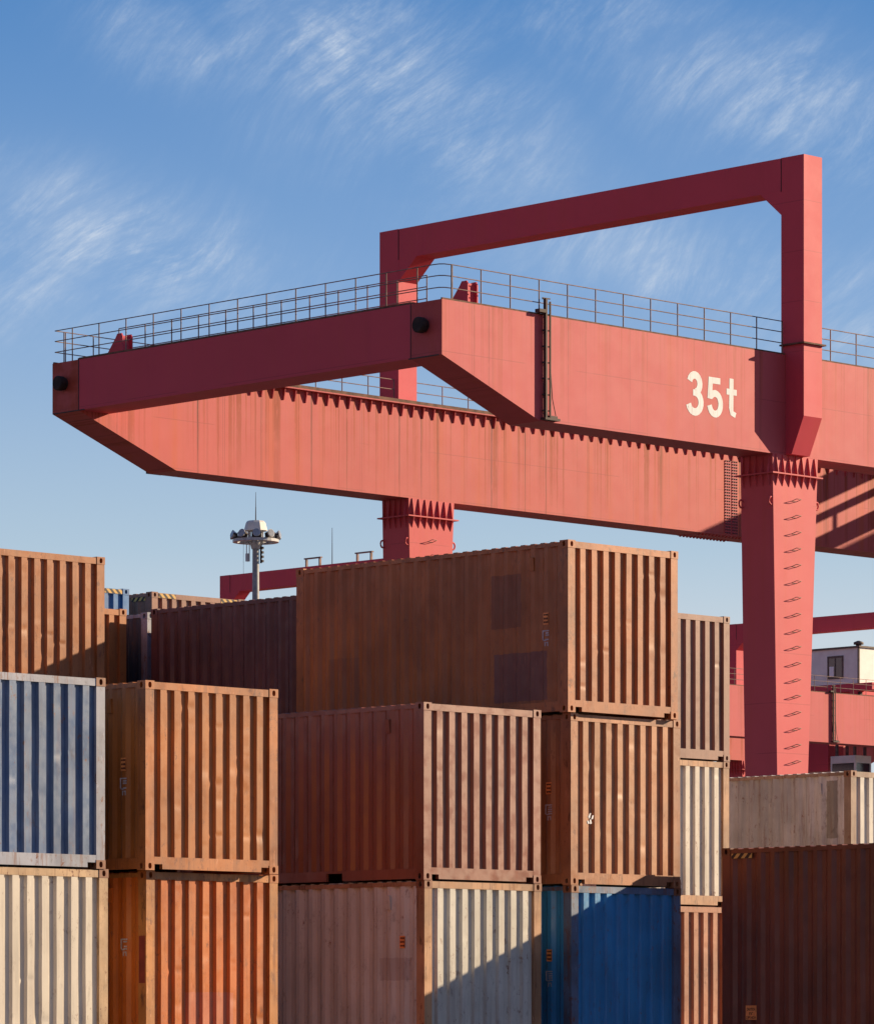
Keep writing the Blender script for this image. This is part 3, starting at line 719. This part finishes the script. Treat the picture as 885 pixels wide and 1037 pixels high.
def gantry(name, loc, label, sign):
    root = empty(name, loc, YAW); tag(root, label, 'crane', 'red gantry cranes over the yard')
    gf = girder(root, 0.0, 1, sign, True); gr = girder(root, SPAN-GW, -1, None, False)
    for x0, x1, s in ((.004, 1.30, 1), (LEN-1.30, LEN-.004, -1)):                       # beams across the girder ends
        b = MB(); b.box(x0, x1, GW, SPAN-GW, ZE+.01, ZT-.004); eb = b.build('end_beam', M['crane_portal'], root)
        sm = MB(); xf = x0 if s > 0 else x1
        for yy in (GW, SPAN-GW): sm.box(min(xf-s*.012, xf+s*.02), max(xf-s*.012, xf+s*.02), yy-.016, yy+.016, ZE+.02, ZT-.01)
        sm.box(min(xf-s*.014, xf+s*.02), max(xf-s*.014, xf+s*.02), GW-1.2, GW+.1, ZE-.012, ZE+.022); sm.box(min(xf-s*.014, xf+s*.02), max(xf-s*.014, xf+s*.02), SPAN-GW-.3, SPAN-GW+1.3, ZE-.010, ZE+.022)
        sm.build('weld_seam', M['dark'], eb)
        c = MB(); c.box(x0+.0, x0+.06, GW, SPAN-GW, ZT, ZT+.06); c.build('deck_edge', M['rusty'], eb)
        xo, xi = (x0+.06, x1-.06) if s > 0 else (x1-.06, x0+.06)
        cr_ = .42
        pts = [(xo+s*cr_, .05, ZT), (xo+s*cr_*.3, .05+cr_*.3, ZT), (xo, .05+cr_, ZT)]
        handrail([(xo+s*cr_, .05, ZT), (xo+s*cr_*.35, .05+cr_*.12, ZT), (xo+s*cr_*.08, .05+cr_*.42, ZT), (xo, .05+cr_, ZT), (xo, SPAN-.05, ZT), (xo+s*.45, SPAN-.05, ZT)], eb)
        handrail([(xi, 1.9, ZT), (xi, SPAN-1.9, ZT)], eb)
        for yy in (.735, SPAN-.60):
            bf = MB(); prof = [(.20, 0), (.20, .10), (.24, .11), (.24, .30), (.21, .33)]
            bf.lathe(prof, 20); o = bf.build('buffer', M['rubber'], eb); o.location = (xf-s*.0, yy, 24.04); o.rotation_euler = (0, R(-90*s), 0)
    for x in (.62, LEN-.62):
        lug(gf, x + (.85 if x < 9 else -.85), .16); lug(gr, x, SPAN-3.05)
    portal(root, False); portal(root, True)
    for mir in (False, True):
        xs = (15.44, 16.29, 15.00, 17.24) if not mir else (LEN-16.29, LEN-15.44, LEN-17.24, LEN-15.00)
        leg(root, *xs, .002, 1.382, -1); leg(root, *xs, SPAN-1.34, SPAN-.002, 1)
        xa, xb = xs[0]-.15, xs[1]+.15
        sb = MB(); sb.box(xa, xb, -1.5, SPAN+1.5, .75, 1.6)
        sl = sb.build('sill_beam', M['crane_leg'], root)
        for yy in (-1.0, .6, SPAN-.6, SPAN+1.0):
            wb = MB(); wb.lathe([(.30, -.07), (.36, -.07), (.36, -.05), (.31, -.045), (.31, .045), (.36, .05), (.36, .07), (.30, .07)], 20)
            o = wb.build('wheel', M['dark'], sl); o.rotation_euler = (0, R(90), 0); o.location = ((xa+xb)/2, yy, .42)
            yk = MB(); yk.box(xa+.1, (xa+xb)/2-.10, yy-.22, yy+.22, .38, .75); yk.box((xa+xb)/2+.10, xb-.1, yy-.22, yy+.22, .38, .75); yk.build('wheel_yoke', M['crane_leg'], sl)
    if sign:
        b = MB(); y = -.005
        b3 = arc(11.245, 23.385, .245, .275, 165, -75, 12) ; stroke(b, b3, .24, y)
        stroke(b, [(11.17, 23.10), (11.34, 23.10)], .20, y)
        stroke(b, arc(11.245, 22.80, .30, .315, 82, -165, 16), .24, y-.0005)
        stroke(b, [(12.46, 23.575), (11.93, 23.575)], .20, y); stroke(b, [(12.01, 23.67), (11.955, 22.98)], .21, y-.0005)
        stroke(b, arc(12.21, 22.84, .27, .33, 140, -168, 18), .22, y-.001)
        stroke(b, [(13.00, 23.72), (12.985, 22.78), (13.02, 22.62), (13.20, 22.56)], [.20, .20, .19, .17], y); stroke(b, [(12.76, 23.29), (13.25, 23.29)], .19, y-.0005)
        b.build('load_sign', M['white'], gf)
    return root
OX, OY = 91.449, 93.798
near = gantry('gantry_crane', (OX, OY, 0), 'huge near red gantry crane with white 35t lettering on its girder', True)
far = gantry('gantry_crane', (166.076, 187.061, 0), 'smaller looking red gantry crane far behind the containers, its legs hidden', False)
# odds and ends seen only on the far crane's first portal beam
fb_ = [o for o in far.children if o.name.startswith('portal_beam')][0]
for y in (10.57, 6.05):
    b = MB(); b.box(P0+.1, P0+.26, y-.75, y+.75, 31.62, 31.70)
    for q in (y-.65, y+.55): b.box(P0+.12, P0+.26, q, q+.10, 31.15, 31.60)
    b.build('lamp_bracket', M['rail'], fb_)
b = MB(); b.tube([(P0+.3, 9.0, 31.15), (P0+.3, 9.0, 33.4)], .03, 5, .015); b.build('lightning_rod', M['dark'], fb_)

# ------------------------------------------------------------------ trolleys
def place(root_loc, x, y, z):
    c, s = math.cos(YAW), math.sin(YAW); return (root_loc[0] + x*c - y*s, root_loc[1] + x*s + y*c, z)
def trolley(root_loc, x, label, hy0, hy1, house_z=.20, cab=True, shadow_casters=False):
    """runs on the girders' inner rails: two beams, a deck, a machine house with windows and the driver's cab below"""
    root = empty('crane_trolley', place(root_loc, x, 0, ZT+.165), YAW); tag(root, label, 'crane trolley', 'trolleys riding on the cranes')
    b = MB()
    for a in (0, 3.6): b.box(a, a+.65, .35, SPAN-.35, .32, .82)
    for yy in (GW+.20, SPAN-GW-.60): b.box(-.4, 4.65, yy, yy+.40, .08, .318)
    b.build('trolley_frame', M['crane_portal'], root)
    for a in (.1, 4.0):
        for yy in (GW+.02, SPAN-GW-.18):
            k = MB(); k.lathe([(.14, -.06), (.14, .06)], 14); o = k.build('wheel', M['dark'], root); o.rotation_euler = (R(90), 0, 0); o.location = (a, yy+.08, .14)
    h = MB(); hz0, hz1 = .84 + house_z, .84 + house_z + 2.35
    h.box(.05, 4.6, hy0, hy1, hz0, hz1); hs = h.build('machine_house', M['cream'], root)
    r = MB(); r.box(-.06, 4.71, hy0-.11, hy1+.11, hz1, hz1+.12); r.box(.0, .10, hy0-.02, hy0+.10, hz0+.01, hz1-.003); 
    r.build('roof_edge', M['trim'], hs)
    v = MB(); v.lathe([(.18, 0), (.18, .10), (.33, .11), (.33, .26), (.08, .36)], 14); o = v.build('roof_vent', M['trim'], hs); o.location = (.35, hy0+.3, hz1+.12)
    wy = hy0 + 1.35
    f = MB()
    for (a0, a1, c0, c1) in ((wy, wy+1.35, hz1-.58, hz1-.45), (wy, wy+1.35, hz1-1.97, hz1-1.85), (wy, wy+.10, hz1-1.85, hz1-.58), (wy+1.25, wy+1.35, hz1-1.85, hz1-.58), (wy+.64, wy+.71, hz1-1.85, hz1-.58)): f.box(-.02, .045, a0, a1, c0, c1)
    wn_ = f.build('window', M['trim'], hs)
    g = MB(); g.box(.01, .03, wy+.10, wy+1.25, hz1-1.85, hz1-.58); g.build('pane', M['glass'], wn_)
    pp = MB(); pp.box(-.012, .008, wy+.80, wy+1.18, hz1-1.82, hz1-1.15); pp.build('paper_sheet', M['paper'], wn_)
    if shadow_casters:  # unseen plank and beam, added to cast slanting shadow bars on the far girder
        k = MB(); k.box(0, .5, 7.4, SPAN-.6, 1.54, 1.69)
        for yy in (7.45, 12.0, SPAN-.75): k.box(.2, .3, yy, yy+.1, .82, 1.54)
        k.build('shadow_plank', M['crane_portal'], root)
        k = MB(); k.box(0, 1.0, 7.4, SPAN-.6, 2.43, 3.10); k.box(.3, .7, 7.6, 7.9, 1.69, 2.43); k.box(.3, .7, SPAN-1.1, SPAN-.8, 1.69, 2.43); k.build('shadow_beam', M['crane_portal'], root)
    if cab:
        c = MB(); z0 = -6.3; z1 = -3.82; y0, y1 = 3.0, 5.15; x0, x1 = 1.45, 3.1
        c.box(x0, x1, y0, y1, z1-.50, z1); c.box(x0, x1, y0, y1, z0, z0+.85)
        for a in (x0, x1-.12):
            for q in (y0, y1-.12): c.box(a, a+.12, q, q+.12, z0+.85, z1-.5)
        cb = c.build('driver_cab', M['cream'], root)
        g = MB(); g.box(x0+.05, x0+.07, y0+.12, y1-.12, z0+.85, z1-.5); g.box(x0+.12, x1-.12, y0+.05, y0+.07, z0+.85, z1-.5); g.build('pane', M['glass'], cb)
        hg = MB()
        for a in (x0+.2, x1-.4):
            for q in (y0+.2, y1-.4): hg.box(a, a+.16, q, q+.16, z1, .32)
        hg.build('cab_hanger', M['trim'], root)
        hb = MB(); hb.box(1.6, 3.2, 5.5, 11.5, -4.75, -2.2); hb.box(1.9, 2.9, 6, 11, -2.2, .32); hb.build('hoist_frame', M['crane_portal'], root)
    return root
trolley((166.076, 187.061), 56.75, 'trolley with a grey white machine house and window on the far crane', 1.5, 11.0, .0)
trolley((OX, OY), 47.0, 'trolley of the near crane whose beams throw the slanting shadow bars', 1.5, 6.5, .0, False, True)

# ------------------------------------------------------------------ lamp mast
def mast():
    z = 31.8; u = R(45.791); d = 250.0; lat = (259-442.5)/4446.4*d
    x, y = math.cos(u)*d + math.sin(u)*lat, math.sin(u)*d - math.cos(u)*lat
    root = empty('lamp_mast', (x, y, 0)); tag(root, 'tall grey floodlight mast with a ring of lamps under a pale drum', 'light mast')
    b = MB(); b.tube([(0, 0, 0), (0, 0, 15), (0, 0, 30.4)], .34, 16, .185); b.lathe([(.5, 0), (.5, .05)], 16); b.build('pole', M['galv'], root)
    b = MB(); b.lathe([(.55, 31.22), (.68, 31.24), (.56, 31.70), (.48, 31.80), (.05, 31.83)], 10, smooth=False); b.build('head_drum', plain('pale_drum_paint', (.62, .58, .52), .08, .5), root)
    b = MB(); b.lathe([(.24, 30.2), (.34, 30.5), (.34, 30.8), (.24, 30.9), (.24, 31.23)], 14)
    for k in range(8):
        a = R(k*45+10); b.tube([(.2*math.cos(a), .2*math.sin(a), 30.66), (1.22*math.cos(a), 1.22*math.sin(a), 30.66)], .05, 6)
    for k in range(6):
        a = R(k*60); b.tube([(.42*math.cos(a), .42*math.sin(a), 30.5), (.42*math.cos(a), .42*math.sin(a), 31.22)], .05, 6)
    b.build('hub', M['lamp'], root)
    b = MB(); n = 32; r0, r1 = 1.06, 1.32
    vs = [(r*math.cos(2*math.pi*k/n), r*math.sin(2*math.pi*k/n), zz) for r, zz in ((r0, 30.58), (r1, 30.58), (r1, 30.74), (r0, 30.74)) for k in range(n)]
    b.add(vs, [(i*n+k, i*n+(k+1)%n, ((i+1)%4)*n+(k+1)%n, ((i+1)%4)*n+k) for i in range(4) for k in range(n)]); b.build('lamp_ring', M['lamp'], root)
    for k in range(10):
        a = R(k*36 + 14)
        hd = MB(); hd.lathe([(.05, -.18), (.13, -.14), (.17, .0), (.23, .10), (.23, .14)], 14)
        o = hd.build('floodlight', M['lamp'], root); o.location = (1.30*math.cos(a), 1.30*math.sin(a), 30.98)
        o.rotation_euler = (0, R(78), a)
        ln = MB(); ln.lathe([(.20, .141), (.20, .15)], 14); ln.build('lens', M['lens'], o)
        yk = MB(); yk.box(-.05, .05, -.27, -.24, -.10, .14); yk.box(-.05, .05, .24, .27, -.10, .14); yk.box(-.05, .27, -.27, .27, -.12, -.09); yk.build('bracket', M['dark'], o)
    b = MB(); b.tube([(0, 0, 31.8), (0, 0, 32.6)], .035, 6, .025); b.tube([(0, 0, 32.5), (0, 0, 33.45)], .022, 5, .012); b.build('lightning_rod', M['dark'], root)
    rx, ry = math.sin(u), -math.cos(u)
    b = MB()
    for l, zz in ((-.52, 29.9), (-.36, 29.9)): b.tube([(rx*l, ry*l, 31.1), (rx*l, ry*l, zz)], .03, 5)
    b.box(-.46*rx-.09, -.46*rx+.09, -.46*ry-.09, -.46*ry+.09, 29.5, 29.95); b.build('hoist_hook', plain('pale_hook', (.5, .5, .5), .1, .6), root)
    b = MB(); b.tube([(rx*.30, ry*.30, 30.5), (rx*.30, ry*.30, 29.4)], .06, 6)
    for i in range(4): b.box(rx*.38-.06, rx*.38+.06, ry*.38-.06, ry*.38+.06, 29.45+.25*i, 29.58+.25*i)
    b.tube([(-.70*rx, -.70*ry, 30.6), (-.70*rx, -.70*ry, 28.8)], .012, 4); b.build('cable_bundle', M['dark'], root)
mast()
